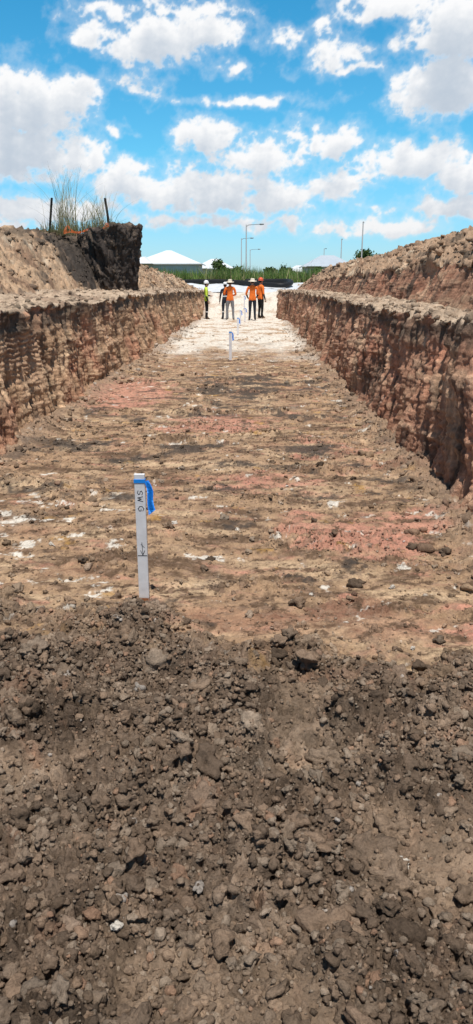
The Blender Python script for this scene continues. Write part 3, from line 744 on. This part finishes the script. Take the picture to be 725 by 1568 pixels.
sc2=N.new('ShaderNodeVectorMath'); sc2.operation='SCALE'; sc2.inputs['Scale'].default_value=2.05; L.new(tr.outputs[0],sc2.inputs[0])
mt=N.new('ShaderNodeVectorMath'); mt.operation='MULTIPLY'; L.new(sky.outputs[0],mt.inputs[0]); L.new(sc2.outputs[0],mt.inputs[1])
L.new(mt.outputs[0],bg.inputs['Color'])

# ---------------------------------------------------------------- cumulus clouds: far sky backdrop
cP,sP=math.cos(P),math.sin(P); th=.0216
def pxdir(px,py):
    u=(px-362.5)/1130; v=(784-py)/1130
    f=cP+v*sP; z=-sP+v*cP
    d=Vector((u*math.cos(th)-f*math.sin(th),u*math.sin(th)+f*math.cos(th),z)).normalized()
    return math.atan2(d.x,d.y),math.asin(d.z)
blobs=[(130,52,50,22,.7),(175,18,60,16,.6),(250,68,84,44,1.15),(320,55,68,42,1.05),(300,15,80,22,.75),(205,80,45,26,.9),(432,58,32,20,.55),(350,105,22,9,.5),
(510,88,40,36,.85),(545,105,66,13,.5),(500,50,28,20,.5),(600,15,85,28,.9),(700,50,75,66,1.2),(685,140,90,62,1.3),(640,65,45,26,.5),
(45,165,95,62,1.2),(15,130,50,30,.9),(105,145,50,30,.9),(28,240,100,54,1.2),(115,245,50,40,.9),(210,130,38,20,.5),(180,198,20,14,.75),
(312,216,52,33,1.1),(400,250,72,36,.85),(330,300,104,46,.95),(440,305,62,38,.9),(262,298,56,34,.85),(190,285,56,40,1.05),(515,220,54,28,1),(520,292,56,34,.8),(375,156,95,10,.5),
(640,248,92,36,1.05),(715,275,60,42,.95),(590,347,90,17,.85),(530,350,55,10,.55),(690,325,66,24,.8),(60,325,120,30,.9),(290,338,120,14,.6),(420,342,70,12,.6),(20,345,70,15,.75),(450,215,32,25,.5),(560,265,36,18,.5)]
azg=np.concatenate([np.linspace(-1.7,-.45,110)[:-1],np.arange(-.45,.45,.00125),np.linspace(.45,1.7,110)])
elg=np.concatenate([np.arange(0.002,.36,.00125),np.linspace(.36,.75,40)])
A,E=np.meshgrid(azg,elg)
def dens(A,E):
    wx=A+.018*fbm(A*24,E*24,4,141); we=E+.012*fbm(A*24,E*24,4,142)
    cur=np.full(A.shape,-1.0)
    for (px,py,rx,ry,s) in blobs:
        a,e_=pxdir(px,py); a2,_=pxdir(px+rx,py); _,e2=pxdir(px,py-ry)
        ra=abs(a2-a)*1.12; re=abs(e2-e_)*1.12
        dy=(we-e_)/re; dy=np.where(dy<0,dy*1.35,dy*.95)
        d=s*(1-np.sqrt(((wx-a)/ra)**2+dy**2))
        h=np.clip(.5+.5*(cur-d)/.06,0,1); cur=cur*h+d*(1-h)+.06*h*(1-h)
    o=np.clip(np.maximum((np.abs(A)-.34)*5,(E-.345)*8),0,1)
    gen=(1.5*fbm(A*5,E*9,3,143)-.15)*o-.8*(1-o)
    cur=np.maximum(cur,gen)
    b=billow(A*30,E*36,6,144,.6)
    f=fbm(A*45,E*60,5,145,.6)
    return cur+.46*(b-.42)+.32*f-.14
D=dens(A,E)
T=np.zeros_like(D)
for k,w in((.004,.5),(.009,.8),(.017,1.0),(.030,1.2),(.048,1.0)):
    T=T+w*np.clip(dens(A+.1*k,E+k)-.05,0,.9)
lit=np.exp(-T*.62)
alpha=ss(-.12,.32,D)
wisp=ss(-.50,.15,D)*.25
alpha=np.clip(np.maximum(alpha,wisp),0,1)*ss(.0,.035,E)
shade=np.clip(lit*1.2,0,1)
thin=1-ss(.0,.4,D)
shade=np.maximum(shade,thin*.85)
Wc=np.array((.97,.975,.985)); Sc=np.array((.46,.55,.66))
colr=Sc*(1-shade[...,None])+Wc*shade[...,None]
colr=colr*(1-(.10*ss(.14,.0,E))[...,None])
Rr=5000.
Vx=np.stack([Rr*np.cos(E)*np.sin(A),Rr*np.cos(E)*np.cos(A),Rr*np.sin(E)+1.65],-1)
m=bpy.data.materials.new('cloud'); m.use_nodes=True; n_=m.node_tree.nodes; l_=m.node_tree.links; n_.clear()
o_=n_.new('ShaderNodeOutputMaterial'); em=n_.new('ShaderNodeEmission'); tp=n_.new('ShaderNodeBsdfTransparent'); ms=n_.new('ShaderNodeMixShader')
a1=n_.new('ShaderNodeAttribute'); a1.attribute_name='Col'; a2=n_.new('ShaderNodeAttribute'); a2.attribute_name='cover'
l_.new(a1.outputs['Color'],em.inputs['Color']); l_.new(a2.outputs['Fac'],ms.inputs[0]); l_.new(tp.outputs[0],ms.inputs[1]); l_.new(em.outputs[0],ms.inputs[2]); l_.new(ms.outputs[0],o_.inputs[0])
try: m.cycles.emission_sampling='NONE'
except Exception: pass
build('sky',Vx,gridfaces(*A.shape),m,colr,alpha=alpha)
print('done')
